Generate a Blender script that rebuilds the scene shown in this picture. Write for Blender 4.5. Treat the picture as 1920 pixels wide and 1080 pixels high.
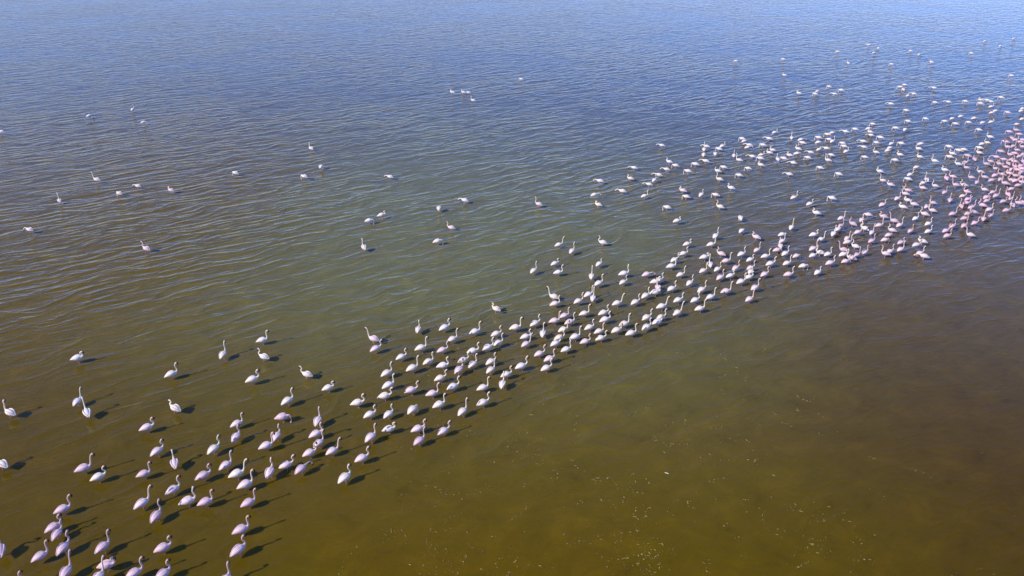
import bpy, math, random
import numpy as np
from mathutils import Vector, Matrix

R = math.radians
scene = bpy.context.scene
for o in list(bpy.data.objects):
    bpy.data.objects.remove(o, do_unlink=True)
COL = scene.collection

# ------------------------------------------------------------------ camera
cam_data = bpy.data.cameras.new('drone_camera')
cam = bpy.data.objects.new('drone_camera', cam_data)
COL.objects.link(cam)
cam_data.sensor_width = 36.0
cam_data.lens = 36.0 * 1478.0 / 1920.0
cam_data.clip_start = 0.1
cam_data.clip_end = 60000.0
cam.location = (0.0, 0.0, 19.3)
cam.rotation_euler = (R(90.0 - 25.97), 0.0, 0.0)
scene.camera = cam

# ------------------------------------------------------------------ sky and sun
SUN_ELEV = R(34.0)
SHADOW_AZ = R(33.0)                  # shadows run right and away
to_sun = Vector((-math.cos(SHADOW_AZ) * math.cos(SUN_ELEV), -math.sin(SHADOW_AZ) * math.cos(SUN_ELEV), math.sin(SUN_ELEV)))
world = bpy.data.worlds.new('World')
scene.world = world
world.use_nodes = True
wn = world.node_tree
bg = wn.nodes['Background']
sky = wn.nodes.new('ShaderNodeTexSky')
sky.sky_type = 'NISHITA'
sky.sun_disc = False
sky.sun_elevation = SUN_ELEV
sky.sun_rotation = math.atan2(to_sun.x, to_sun.y)
sky.altitude = 2000.0
sky.air_density = 1.0
sky.dust_density = 0.0
sky.ozone_density = 10.0
grade = wn.nodes.new('ShaderNodeMix')             # even white balance over the whole sky
grade.data_type = 'RGBA'
grade.blend_type = 'MULTIPLY'
grade.inputs[0].default_value = 1.0
grade.inputs[7].default_value = (1.06, 0.90, 1.06, 1.0)
wn.links.new(sky.outputs[0], grade.inputs[6])
wn.links.new(grade.outputs[2], bg.inputs[0])
bg.inputs[1].default_value = 0.15
sun_data = bpy.data.lights.new('sun', 'SUN')
sun_data.energy = 3.0
sun_data.angle = R(0.53)
sun_data.color = (1.0, 0.91, 0.76)
sun = bpy.data.objects.new('sun', sun_data)
COL.objects.link(sun)
sun.rotation_euler = to_sun.to_track_quat('Z', 'Y').to_euler()

scene.view_settings.view_transform = 'Standard'
scene.view_settings.look = 'None'
scene.view_settings.gamma = 1.0
scene.view_settings.exposure = 0.56
scene.view_settings.use_curve_mapping = False
scene.cycles.max_bounces = 6
scene.cycles.use_denoising = True

# ------------------------------------------------------------------ node helpers
def new_mat(name):
    m = bpy.data.materials.new(name)
    m.use_nodes = True
    nt = m.node_tree
    return m, nt, nt.nodes['Principled BSDF']

class NT:
    def __init__(self, nt):
        self.nt = nt
    def n(self, kind, **kw):
        nd = self.nt.nodes.new(kind)
        for k, v in kw.items():
            setattr(nd, k, v)
        return nd
    def l(self, a, b):
        self.nt.links.new(a, b)
    def setv(self, sock, v):
        if isinstance(v, (int, float, tuple, list)):
            sock.default_value = v
        else:
            self.l(v, sock)
    def math(self, op, a, b=0.0, c=None, clamp=False):
        nd = self.n('ShaderNodeMath', operation=op)
        nd.use_clamp = clamp
        self.setv(nd.inputs[0], a)
        self.setv(nd.inputs[1], b)
        if c is not None:
            self.setv(nd.inputs[2], c)
        return nd.outputs[0]
    def ramp(self, v, lo, hi, a=0.0, b=1.0):
        nd = self.n('ShaderNodeMapRange', interpolation_type='SMOOTHSTEP')
        self.setv(nd.inputs[0], v)
        nd.inputs[1].default_value = lo
        nd.inputs[2].default_value = hi
        nd.inputs[3].default_value = a
        nd.inputs[4].default_value = b
        return nd.outputs[0]
    def mapping(self, vec, loc=(0, 0, 0), rot=0.0, scale=(1, 1, 1)):
        # rotate first, then stretch
        a = self.n('ShaderNodeVectorRotate', rotation_type='Z_AXIS')
        self.l(vec, a.inputs['Vector'])
        a.inputs['Angle'].default_value = rot
        b = self.n('ShaderNodeMapping')
        self.l(a.outputs[0], b.inputs[0])
        b.inputs['Location'].default_value = loc
        b.inputs['Scale'].default_value = scale
        return b.outputs[0]
    def noise(self, vec, scale, detail=2.0, rough=0.5, dist=0.0):
        nd = self.n('ShaderNodeTexNoise')
        self.l(vec, nd.inputs['Vector'])
        nd.inputs['Scale'].default_value = scale
        nd.inputs['Detail'].default_value = detail
        nd.inputs['Roughness'].default_value = rough
        nd.inputs['Distortion'].default_value = dist
        return nd.outputs['Fac']
    def mix(self, f, a, b, blend='MIX'):
        nd = self.n('ShaderNodeMix', data_type='RGBA', blend_type=blend)
        self.setv(nd.inputs[0], f)
        self.setv(nd.inputs[6], a)
        self.setv(nd.inputs[7], b)
        return nd.outputs[2]

# ------------------------------------------------------------------ water of the lake
def water_material():
    m, nt, bsdf = new_mat('turbid_lake_water')
    N = NT(nt)
    geo = N.n('ShaderNodeNewGeometry')
    pos = geo.outputs['Position']
    sep = N.n('ShaderNodeSeparateXYZ')
    N.l(pos, sep.inputs[0])
    # slow warp so that the crests bend and break
    wn_ = N.n('ShaderNodeTexNoise')
    N.l(pos, wn_.inputs['Vector'])
    wn_.inputs['Scale'].default_value = 0.30
    wn_.inputs['Detail'].default_value = 1.0
    w1 = N.n('ShaderNodeVectorMath', operation='SUBTRACT')
    N.l(wn_.outputs['Color'], w1.inputs[0])
    w1.inputs[1].default_value = (0.5, 0.5, 0.5)
    w2 = N.n('ShaderNodeVectorMath', operation='SCALE')
    N.l(w1.outputs[0], w2.inputs[0])
    w2.inputs['Scale'].default_value = 1.5
    w3 = N.n('ShaderNodeVectorMath', operation='ADD')
    N.l(pos, w3.inputs[0])
    N.l(w2.outputs[0], w3.inputs[1])
    wp = w3.outputs[0]
    def ridge(vec, scale, k, detail=1.0):
        # narrow crests, broad flat troughs
        f = N.noise(vec, scale, detail, 0.45)
        a = N.math('ABSOLUTE', N.math('SUBTRACT', f, 0.5))
        a = N.math('SUBTRACT', 1.0, N.math('MULTIPLY', a, k), clamp=True)
        return N.math('POWER', a, 1.6)
    # crests run about 35 degrees off the picture's horizontal
    c1 = N.mapping(wp, (3.1, 7.7, 0), R(-34.0), (0.24, 1.0, 1.0))
    c2 = N.mapping(wp, (13.1, 1.7, 0), R(-27.0), (0.34, 1.0, 1.0))
    c3 = N.mapping(wp, (5.1, 2.7, 0), R(-42.0), (0.45, 1.0, 1.0))
    h1 = ridge(c1, 0.80, 5.2)
    h2 = ridge(c2, 1.7, 5.0)
    h3 = N.noise(c3, 4.0, 2.0, 0.5)
    # lee of the flock: the near right-hand water lies calmer
    side = N.math('ADD', N.math('MULTIPLY', sep.outputs[0], 0.60), N.math('MULTIPLY', sep.outputs[1], -0.80))
    patch = N.noise(pos, 0.07, 2.0, 0.5)
    side = N.math('ADD', side, N.math('MULTIPLY', patch, 8.0))
    ruffle = N.ramp(side, -22.0, -6.0, 1.0, 0.50)
    gust = N.ramp(N.noise(pos, 0.05, 3.0, 0.5), 0.32, 0.66, 0.55, 1.15)
    amp = N.math('MULTIPLY', N.math('MULTIPLY', ruffle, gust), N.ramp(N.math('ADD', sep.outputs[1], N.math('MULTIPLY', patch, 10.0)), 23.0, 46.0, 0.42, 1.0))
    amp = N.math('MULTIPLY', amp, N.ramp(sep.outputs[1], 60.0, 130.0, 1.0, 1.15))
    h = N.math('ADD', N.math('MULTIPLY', h1, 0.044), N.math('MULTIPLY', h2, 0.022))
    h = N.math('ADD', h, N.math('MULTIPLY', h3, 0.012))
    h = N.math('MULTIPLY', h, amp)
    # cat's paws everywhere
    fine = N.noise(N.mapping(pos, (0, 0, 0), R(-20.0), (0.5, 1.0, 1.0)), 6.0, 2.0, 0.6)
    h = N.math('ADD', h, N.math('MULTIPLY', fine, 0.0052))
    chop = N.noise(N.mapping(wp, (4, 1, 0), R(-15.0), (0.6, 1.0, 1.0)), 2.3, 3.0, 0.6)
    h = N.math('ADD', h, N.math('MULTIPLY', chop, 0.016))
    bump = N.n('ShaderNodeBump')
    bump.inputs['Strength'].default_value = 1.0
    bump.inputs['Distance'].default_value = 1.0
    N.l(h, bump.inputs['Height'])
    N.l(bump.outputs[0], bsdf.inputs['Normal'])
    # suspended silt: olive to brown, with stirred-up clouds
    big = N.noise(pos, 0.035, 3.0, 0.55, 0.6)
    cloud = N.noise(N.mapping(wp, (2, 9, 0), R(-30.0), (0.8, 1.0, 1.0)), 0.8, 6.0, 0.66, 0.3)
    col = N.mix(N.ramp(big, 0.38, 0.62), (0.112, 0.077, 0.0, 1), (0.124, 0.073, 0.0, 1))
    # deeper greenish channel further out, plain far water beyond
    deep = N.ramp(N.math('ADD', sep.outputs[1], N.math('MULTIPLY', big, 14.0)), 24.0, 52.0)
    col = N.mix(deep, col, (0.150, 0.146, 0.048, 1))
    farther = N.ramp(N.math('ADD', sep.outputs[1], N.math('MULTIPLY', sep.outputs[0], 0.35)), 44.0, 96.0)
    # browner left, redder right; lens darkening of the edges put into the colour
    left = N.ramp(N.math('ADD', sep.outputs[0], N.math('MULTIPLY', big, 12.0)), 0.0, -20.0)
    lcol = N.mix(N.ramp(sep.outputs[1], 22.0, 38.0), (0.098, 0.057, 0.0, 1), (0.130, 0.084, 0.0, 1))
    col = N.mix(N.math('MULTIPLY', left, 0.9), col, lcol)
    right_edge = N.ramp(N.math('ADD', sep.outputs[0], N.math('MULTIPLY', big, 12.0)), 11.0, 26.0)
    murk = N.mix(N.ramp(sep.outputs[1], 20.0, 46.0), (0.078, 0.042, 0.0, 1), (0.122, 0.083, 0.026, 1))
    right_edge = N.math('MULTIPLY', right_edge, N.ramp(sep.outputs[1], 44.0, 66.0, 0.9, 0.15))
    col = N.mix(right_edge, col, murk)
    mud_at = N.n('ShaderNodeAttribute', attribute_name='Col')
    stir = N.math('MULTIPLY', mud_at.outputs['Fac'], N.ramp(cloud, 0.30, 0.60, 0.45, 1.0))
    scol = N.mix(N.ramp(sep.outputs[1], 24.0, 46.0), (0.098, 0.064, 0.008, 1), (0.122, 0.090, 0.054, 1))
    col = N.mix(N.math('MULTIPLY', stir, 0.75), col, scol)
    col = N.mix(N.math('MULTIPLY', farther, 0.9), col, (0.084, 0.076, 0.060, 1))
    silt = N.ramp(cloud, 0.45, 0.75)
    col = N.mix(silt, col, (1.28, 1.24, 1.12, 1), 'MULTIPLY')
    dark = N.ramp(cloud, 0.46, 0.26)
    col = N.mix(dark, col, (0.80, 0.78, 0.74, 1), 'MULTIPLY')
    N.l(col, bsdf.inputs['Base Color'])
    bsdf.inputs['Roughness'].default_value = 0.10
    bsdf.inputs['IOR'].default_value = 1.333
    bsdf.subsurface_method = 'BURLEY'
    bsdf.inputs['Specular IOR Level'].default_value = 0.30
    bsdf.inputs['Subsurface Weight'].default_value = 1.0
    bsdf.inputs['Subsurface Radius'].default_value = (1.0, 0.85, 0.5)
    bsdf.inputs['Subsurface Scale'].default_value = 0.085
    return m

WATER = water_material()

def mesh_obj(name, verts, faces, mat, smooth=True, cols=None):
    me = bpy.data.meshes.new(name)
    me.from_pydata(verts, [], faces)
    me.update()
    if smooth:
        me.polygons.foreach_set('use_smooth', [True] * len(me.polygons))
    if cols is not None:
        at = me.color_attributes.new('Col', 'FLOAT_COLOR', 'POINT')
        at.data.foreach_set('color', np.asarray(cols, dtype=np.float32).ravel())
    me.materials.append(mat)
    o = bpy.data.objects.new(name, me)
    COL.objects.link(o)
    return o

# ------------------------------------------------------------------ where the birds stand
# x, y on the lake (m), heading (degrees from +X), posture, tint, size, label
BIRDS = [
(-15.40,17.98,60,11,3,0.82,'flamingo at the bottom left corner, only its head in the photo'),
(-8.94,18.17,83,9,3,0.90,'flamingo at the bottom edge, only its head and neck in the photo'),
(-12.99,18.30,78,13,2,0.87,'lilac flamingo cut by the bottom edge, facing away, ten percent across the photo'),
(-11.00,18.43,53,11,3,0.87,'lilac flamingo cut by the bottom edge, facing away right, sixteen percent across the photo'),
(-11.93,18.48,37,8,3,0.84,'lilac flamingo cut by the bottom edge, facing right, thirteen percent across the photo'),
(-14.12,18.52,84,13,3,0.89,'lilac flamingo cut by the bottom edge, facing away, six percent across the photo'),
(-12.96,18.79,8,4,3,0.89,'lilac flamingo, neck drawn in, facing right, ten percent across, ninety-eight percent down'),
(-15.30,19.20,45,1,3,0.83,'lilac flamingo, neck raised, facing away right, four percent across, ninety-six percent down'),
(-16.75,19.46,121,2,3,0.91,'lilac flamingo, neck raised, facing away left, zero percent across, ninety-five percent down'),
(-8.94,19.46,49,11,3,0.92,'lilac flamingo, neck raised, facing away right, twenty-three percent across, ninety-five percent down'),
(-14.74,19.56,75,10,3,0.88,'lilac flamingo, neck raised, facing away, six percent across, ninety-five percent down'),
(-11.46,19.56,28,2,3,0.85,'lilac flamingo, neck raised, facing right, sixteen percent across, ninety-five percent down'),
(-13.46,19.61,57,1,3,0.85,'lilac flamingo, neck raised, facing away right, ten percent across, ninety-five percent down'),
(-15.29,20.22,81,12,3,0.81,'lilac flamingo, neck raised, facing away, six percent across, ninety-two percent down'),
(-9.14,20.39,29,9,3,0.90,'lilac flamingo, neck raised, facing right, twenty-four percent across, ninety-two percent down'),
(-15.56,20.52,45,2,3,0.85,'lilac flamingo, neck raised, facing away right, five percent across, ninety-one percent down'),
(-12.30,21.07,75,0,3,0.88,'lilac flamingo, neck raised, facing away, fifteen percent across, eighty-nine percent down'),
(-15.69,21.39,30,8,3,0.87,'lilac flamingo, neck raised, facing right, six percent across, eighty-eight percent down'),
(-13.04,21.69,50,13,2,0.91,'lilac flamingo, neck raised, facing away right, fourteen percent across, eighty-seven percent down'),
(-9.30,21.74,33,1,3,0.84,'lilac flamingo, neck raised, facing right, twenty-four percent across, eighty-seven percent down'),
(-10.83,21.77,25,9,3,0.86,'lilac flamingo, neck raised, facing right, twenty percent across, eighty-seven percent down'),
(-11.47,21.80,23,3,2,0.91,'lilac flamingo, neck raised, facing right, eighteen percent across, eighty-seven percent down'),
(-12.23,22.42,45,0,2,0.86,'white flamingo, neck raised, facing away right, seventeen percent across, eighty-five percent down'),
(-19.26,23.87,149,10,1,0.87,'flamingo cut off by the left edge, long shadow to its right'),
(-9.69,22.68,31,1,2,0.92,'white flamingo, neck raised, facing right, twenty-four percent across, eighty-four percent down'),
(-6.15,23.07,51,11,1,0.93,'flamingo at the lower right tip of the lower left flock, beside open water'),
(-15.27,23.13,32,2,1,0.84,'white flamingo, neck raised, facing right, ten percent across, eighty-three percent down'),
(-11.41,23.19,35,2,3,0.89,'white flamingo, neck raised, facing right, twenty percent across, eighty-two percent down'),
(-10.19,23.28,25,13,1,0.92,'white flamingo, neck raised, facing right, twenty-three percent across, eighty-two percent down'),
(-13.67,23.31,23,1,3,0.81,'white flamingo, neck raised, facing right, fourteen percent across, eighty-two percent down'),
(-9.02,23.40,84,2,2,0.92,'white flamingo, neck raised, facing away, twenty-six percent across, eighty-two percent down'),
(-16.04,23.59,24,13,3,0.93,'white flamingo, neck raised, facing right, eight percent across, eighty-one percent down'),
(-7.89,23.59,53,7,3,0.86,'flamingo stretching its neck low to the right, front edge of the lower left flock'),
(-10.78,23.81,49,1,2,0.85,'white flamingo, neck raised, facing away right, twenty-two percent across, eighty-one percent down'),
(-8.51,23.81,28,12,2,0.84,'white flamingo, neck raised, facing right, twenty-eight percent across, eighty-one percent down'),
(-12.78,23.93,116,12,2,0.87,'white flamingo, neck raised, facing away left, seventeen percent across, eighty percent down'),
(-5.72,24.22,31,10,2,0.85,'white flamingo, neck raised, facing right, thirty-five percent across, seventy-nine percent down'),
(-7.79,24.55,31,2,2,0.84,'white flamingo, neck raised, facing right, thirty percent across, seventy-nine percent down'),
(-13.71,24.65,53,2,2,0.86,'white flamingo, neck raised, facing away right, fifteen percent across, seventy-eight percent down'),
(-6.94,24.68,36,13,2,0.81,'white flamingo, neck raised, facing right, thirty-two percent across, seventy-eight percent down'),
(-11.57,24.78,58,10,1,0.89,'white flamingo, neck raised, facing away right, twenty-one percent across, seventy-eight percent down'),
(-9.58,24.98,27,1,2,0.89,'white flamingo, neck raised, facing right, twenty-six percent across, seventy-seven percent down'),
(-7.58,25.18,56,8,2,0.81,'white flamingo, neck raised, facing away right, thirty-one percent across, seventy-seven percent down'),
(-3.64,25.32,46,8,3,0.85,'white flamingo, neck raised, facing away right, forty-one percent across, seventy-six percent down'),
(-5.59,25.53,54,9,2,0.91,'white flamingo, neck raised, facing away right, thirty-six percent across, seventy-six percent down'),
(-10.95,25.56,75,11,2,0.87,'white flamingo, neck raised, facing away, twenty-three percent across, seventy-six percent down'),
(-20.89,27.21,155,3,1,0.91,'flamingo facing left at the left edge of the photo, above the corner group'),
(-9.36,25.63,76,2,2,0.84,'white flamingo, neck raised, facing away, twenty-seven percent across, seventy-six percent down'),
(-7.81,25.74,33,3,2,0.88,'white flamingo, neck raised, facing right, thirty-one percent across, seventy-five percent down'),
(-2.74,25.95,37,12,2,0.84,'flamingo standing apart at the front corner of the central flock, long shadow'),
(-4.95,26.09,13,4,1,0.82,'white flamingo, neck drawn in, facing right, thirty-eight percent across, seventy-four percent down'),
(-3.78,26.09,25,12,2,0.86,'white flamingo, neck raised, facing right, forty-one percent across, seventy-four percent down'),
(-14.74,26.17,26,2,2,0.88,'white flamingo, neck raised, facing right, fourteen percent across, seventy-four percent down'),
(-11.19,26.46,34,9,2,0.82,'white flamingo, neck raised, facing right, twenty-three percent across, seventy-three percent down'),
(-7.95,26.64,82,9,2,0.90,'white flamingo, neck raised, facing away, thirty-one percent across, seventy-three percent down'),
(-9.45,26.87,8,5,3,0.93,'pink-white flamingo bending its head down to the water, behind a tall upright one'),
(-5.88,27.09,33,2,1,0.83,'white flamingo, neck raised, facing right, thirty-six percent across, seventy-two percent down'),
(-5.11,27.13,50,11,0,0.81,'white flamingo, neck raised, facing away right, thirty-eight percent across, seventy-two percent down'),
(-17.68,27.21,127,13,0,0.91,'front bird of the overlapping pair near the left edge, facing left'),
(-8.03,29.10,23,4,1,0.82,'white flamingo, neck drawn in, facing right, thirty-two percent across, sixty-seven percent down'),
(-2.05,27.32,53,1,1,0.85,'white flamingo, neck raised, facing away right, forty-five percent across, seventy-one percent down'),
(-4.15,27.44,55,5,1,0.90,'flamingo with its head hidden below water, alone among upright necks at lower centre'),
(-14.14,27.52,151,4,1,0.91,'left-facing flamingo with drawn-in neck, between lone birds at lower left'),
(-3.06,27.79,29,9,1,0.89,'white flamingo, neck raised, facing right, forty-three percent across, seventy percent down'),
(-11.53,29.74,27,2,1,0.92,'lone white flamingo, neck raised, facing right, twenty-five percent across, sixty-six percent down'),
(-6.53,27.91,11,2,1,0.90,'white flamingo, neck raised, facing right, thirty-five percent across, seventy percent down'),
(-1.22,27.95,28,10,1,0.86,'white flamingo, neck raised, facing right, forty-seven percent across, seventy percent down'),
(-18.50,28.07,79,13,0,0.81,'rear bird of the overlapping pair standing alone near the left edge'),
(-9.54,28.07,46,0,1,0.91,'white flamingo, neck raised, facing away right, twenty-eight percent across, seventy percent down'),
(-15.31,30.19,34,0,1,0.90,'lone white flamingo, neck raised, facing right, seventeen percent across, sixty-five percent down'),
(-9.24,30.19,160,12,1,0.84,'left-facing flamingo with long pale reflection, above the lower left flock'),
(-5.46,28.43,11,12,1,0.90,'white flamingo, neck raised, facing right, thirty-eight percent across, sixty-nine percent down'),
(-3.43,28.64,15,8,2,0.85,'white flamingo, neck raised, facing right, forty-two percent across, sixty-eight percent down'),
(-4.38,28.89,22,12,2,0.89,'white flamingo, neck raised, facing right, forty percent across, sixty-eight percent down'),
(-1.26,29.10,22,1,1,0.84,'white flamingo, neck raised, facing right, forty-seven percent across, sixty-seven percent down'),
(-2.57,29.18,30,10,0,0.87,'white flamingo, neck raised, facing right, forty-four percent across, sixty-seven percent down'),
(-5.41,29.27,35,9,0,0.92,'white flamingo, neck raised, facing right, thirty-eight percent across, sixty-seven percent down'),
(-0.42,29.40,78,10,1,0.87,'white flamingo, neck raised, facing away, forty-nine percent across, sixty-seven percent down'),
(-20.24,31.58,13,4,0,0.90,'plump flamingo with short drawn-in neck, lone on the left, brown water'),
(-11.61,31.72,158,2,0,0.85,'white flamingo, neck raised, facing left, twenty-six percent across, sixty-two percent down'),
(-13.57,31.92,82,8,1,0.90,'lone white flamingo, neck raised, facing away, twenty-two percent across, sixty-one percent down'),
(-3.19,29.88,26,12,1,0.83,'white flamingo, neck raised, facing right, forty-three percent across, sixty-six percent down'),
(-0.24,30.19,26,2,1,0.82,'white flamingo, neck raised, facing right, forty-nine percent across, sixty-five percent down'),
(-5.63,30.28,38,0,1,0.88,'white flamingo, neck raised, facing right, thirty-eight percent across, sixty-five percent down'),
(-2.40,30.55,58,2,2,0.92,'white flamingo, neck raised, facing away right, forty-five percent across, sixty-four percent down'),
(-0.95,30.59,46,1,1,0.82,'white flamingo, neck raised, facing away right, forty-eight percent across, sixty-four percent down'),
(-4.52,30.69,32,1,1,0.93,'white flamingo, neck raised, facing right, forty percent across, sixty-four percent down'),
(1.58,30.73,28,10,1,0.83,'lowest flamingo of the small front cluster just right of the photo centre'),
(0.44,30.87,25,10,0,0.89,'white flamingo, neck raised, facing right, fifty-one percent across, sixty-four percent down'),
(-3.15,30.92,10,11,0,0.89,'white flamingo, neck raised, facing right, forty-three percent across, sixty-three percent down'),
(-12.11,33.28,15,1,0,0.85,'white flamingo, neck raised, facing right, twenty-six percent across, fifty-nine percent down'),
(-1.79,31.06,50,3,1,0.85,'white flamingo, neck raised, facing away right, forty-six percent across, sixty-three percent down'),
(-3.85,31.29,33,3,1,0.84,'white flamingo, neck raised, facing right, forty-two percent across, sixty-three percent down'),
(-0.96,31.29,37,2,1,0.84,'white flamingo, neck raised, facing right, forty-eight percent across, sixty-three percent down'),
(-2.25,31.43,29,12,1,0.82,'white flamingo, neck raised, facing right, forty-five percent across, sixty-two percent down'),
(1.76,31.53,28,3,2,0.87,'white flamingo, neck raised, facing right, fifty-four percent across, sixty-two percent down'),
(-5.16,31.72,33,2,0,0.82,'white flamingo, neck raised, facing right, thirty-nine percent across, sixty-two percent down'),
(1.31,32.01,26,10,2,0.82,'white flamingo, neck raised, facing right, fifty-three percent across, sixty-one percent down'),
(-1.84,32.26,13,10,0,0.84,'white flamingo, neck raised, facing right, forty-six percent across, sixty-one percent down'),
(-3.29,32.36,23,10,2,0.81,'white flamingo, neck raised, facing right, forty-three percent across, sixty-one percent down'),
(2.59,32.41,24,3,1,0.82,'white flamingo, neck raised, facing right, fifty-five percent across, sixty-one percent down'),
(-6.47,32.46,37,12,2,0.88,'white flamingo, neck raised, facing right, thirty-seven percent across, sixty percent down'),
(-4.32,32.51,23,1,1,0.91,'white flamingo, neck raised, facing right, forty-one percent across, sixty percent down'),
(-1.14,32.56,31,10,0,0.90,'white flamingo, neck raised, facing right, forty-eight percent across, sixty percent down'),
(0.69,32.92,36,13,2,0.82,'white flamingo, neck raised, facing right, fifty-one percent across, sixty percent down'),
(2.11,32.97,32,12,0,0.85,'white flamingo, neck raised, facing right, fifty-four percent across, sixty percent down'),
(-0.64,33.02,36,0,1,0.83,'white flamingo, neck raised, facing right, forty-nine percent across, fifty-nine percent down'),
(3.56,33.17,20,2,2,0.81,'white flamingo, neck raised, facing right, fifty-seven percent across, fifty-nine percent down'),
(-6.74,33.38,157,13,2,0.91,'white flamingo, neck raised, facing left, thirty-six percent across, fifty-nine percent down'),
(-2.88,33.38,36,8,1,0.85,'white flamingo, neck raised, facing right, forty-four percent across, fifty-nine percent down'),
(4.34,33.49,22,12,1,0.83,'white flamingo, neck raised, facing right, fifty-nine percent across, fifty-nine percent down'),
(2.32,33.54,22,10,1,0.82,'white flamingo, neck raised, facing right, fifty-five percent across, fifty-nine percent down'),
(3.10,33.59,24,1,0,0.89,'white flamingo, neck raised, facing right, fifty-six percent across, fifty-eight percent down'),
(0.68,33.64,19,2,0,0.82,'white flamingo, neck raised, facing right, fifty-one percent across, fifty-eight percent down'),
(-0.76,33.91,26,2,1,0.84,'white flamingo, neck raised, facing right, forty-eight percent across, fifty-eight percent down'),
(1.52,33.96,80,3,0,0.86,'white flamingo, neck raised, facing away, fifty-three percent across, fifty-eight percent down'),
(5.89,33.96,20,0,1,0.88,'white flamingo, neck raised, facing right, sixty-two percent across, fifty-eight percent down'),
(-0.84,36.59,145,4,1,0.81,'lone cream flamingo facing left, just above the middle of the flock'),
(-1.82,34.13,24,8,0,0.86,'white flamingo, neck raised, facing right, forty-six percent across, fifty-seven percent down'),
(4.33,34.18,23,9,1,0.81,'white flamingo, neck raised, facing right, fifty-nine percent across, fifty-seven percent down'),
(5.21,34.24,28,4,1,0.91,'white flamingo, neck drawn in, facing right, sixty percent across, fifty-seven percent down'),
(2.57,34.34,25,9,1,0.85,'white flamingo, neck raised, facing right, fifty-five percent across, fifty-seven percent down'),
(-4.67,34.40,82,2,1,0.82,'white flamingo, neck raised, facing away, forty-one percent across, fifty-seven percent down'),
(-3.35,34.51,34,2,0,0.92,'white flamingo, neck raised, facing right, forty-three percent across, fifty-seven percent down'),
(0.19,34.51,12,1,1,0.92,'white flamingo, neck raised, facing right, fifty percent across, fifty-seven percent down'),
(3.89,34.56,27,11,1,0.85,'white flamingo, neck raised, facing right, fifty-eight percent across, fifty-seven percent down'),
(6.74,34.56,38,2,1,0.92,'white flamingo, neck raised, facing right, sixty-three percent across, fifty-seven percent down'),
(5.67,34.90,24,1,1,0.90,'white flamingo, neck raised, facing right, sixty-one percent across, fifty-six percent down'),
(1.18,34.95,35,2,1,0.91,'white flamingo, neck raised, facing right, fifty-two percent across, fifty-six percent down'),
(2.94,35.12,25,0,2,0.87,'white flamingo, neck raised, facing right, fifty-six percent across, fifty-six percent down'),
(7.37,35.12,26,4,0,0.89,'white flamingo, neck drawn in, facing right, sixty-four percent across, fifty-six percent down'),
(2.17,35.24,12,1,2,0.88,'white flamingo, neck raised, facing right, fifty-four percent across, fifty-six percent down'),
(4.75,35.35,23,2,0,0.91,'white flamingo, neck raised, facing right, fifty-nine percent across, fifty-five percent down'),
(6.90,35.58,34,12,1,0.91,'white flamingo, neck raised, facing right, sixty-three percent across, fifty-five percent down'),
(7.65,35.64,27,10,1,0.84,'white flamingo, neck raised, facing right, sixty-five percent across, fifty-five percent down'),
(2.71,35.81,24,9,2,0.83,'white flamingo, neck raised, facing right, fifty-five percent across, fifty-five percent down'),
(3.75,36.05,16,8,1,0.84,'white flamingo, neck raised, facing right, fifty-seven percent across, fifty-four percent down'),
(4.75,36.11,23,2,1,0.88,'white flamingo, neck raised, facing right, fifty-nine percent across, fifty-four percent down'),
(8.58,36.11,35,13,1,0.91,'white flamingo, neck raised, facing right, sixty-six percent across, fifty-four percent down'),
(9.84,36.59,15,1,1,0.86,'white flamingo, neck raised, facing right, sixty-eight percent across, fifty-four percent down'),
(7.88,36.83,18,13,0,0.89,'white flamingo, neck raised, facing right, sixty-five percent across, fifty-three percent down'),
(2.29,37.14,17,3,1,0.86,'white flamingo, neck raised, facing right, fifty-four percent across, fifty-three percent down'),
(5.59,37.20,20,13,1,0.87,'white flamingo, neck raised, facing right, sixty percent across, fifty-three percent down'),
(6.57,37.33,33,2,1,0.88,'white flamingo, neck raised, facing right, sixty-two percent across, fifty-two percent down'),
(3.55,37.45,32,10,1,0.86,'white flamingo, neck raised, facing right, fifty-seven percent across, fifty-two percent down'),
(8.89,37.58,26,12,0,0.86,'white flamingo, neck raised, facing right, sixty-six percent across, fifty-two percent down'),
(9.80,37.58,28,2,0,0.86,'white flamingo, neck raised, facing right, sixty-eight percent across, fifty-two percent down'),
(12.74,37.70,32,1,2,0.86,'flamingo standing by itself off the front edge of the band, right of centre'),
(4.35,37.83,75,1,0,0.87,'white flamingo, neck raised, facing away, fifty-eight percent across, fifty-two percent down'),
(2.24,37.96,152,13,1,0.89,'white flamingo, neck raised, facing left, fifty-four percent across, fifty-one percent down'),
(10.71,37.96,25,1,0,0.85,'white flamingo, neck raised, facing right, sixty-nine percent across, fifty-one percent down'),
(7.23,38.09,38,11,1,0.90,'white flamingo, neck raised, facing right, sixty-three percent across, fifty-one percent down'),
(4.16,38.22,33,9,0,0.90,'white flamingo, neck raised, facing right, fifty-eight percent across, fifty-one percent down'),
(7.81,38.48,14,4,0,0.93,'white flamingo, neck drawn in, facing right, sixty-four percent across, fifty-one percent down'),
(11.70,38.61,14,1,2,0.93,'white flamingo, neck raised, facing right, seventy-one percent across, fifty-one percent down'),
(10.41,38.81,36,10,1,0.91,'white flamingo, neck raised, facing right, sixty-nine percent across, fifty percent down'),
(8.79,38.94,30,2,0,0.90,'white flamingo, neck raised, facing right, sixty-six percent across, fifty percent down'),
(5.14,42.30,46,6,1,0.85,'white flamingo, hunched, facing away right, fifty-nine percent across, forty-six percent down'),
(13.41,39.07,35,3,2,0.92,'white flamingo, neck raised, facing right, seventy-four percent across, fifty percent down'),
(8.04,39.14,89,3,2,0.86,'white flamingo, neck raised, facing away, sixty-four percent across, fifty percent down'),
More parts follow.
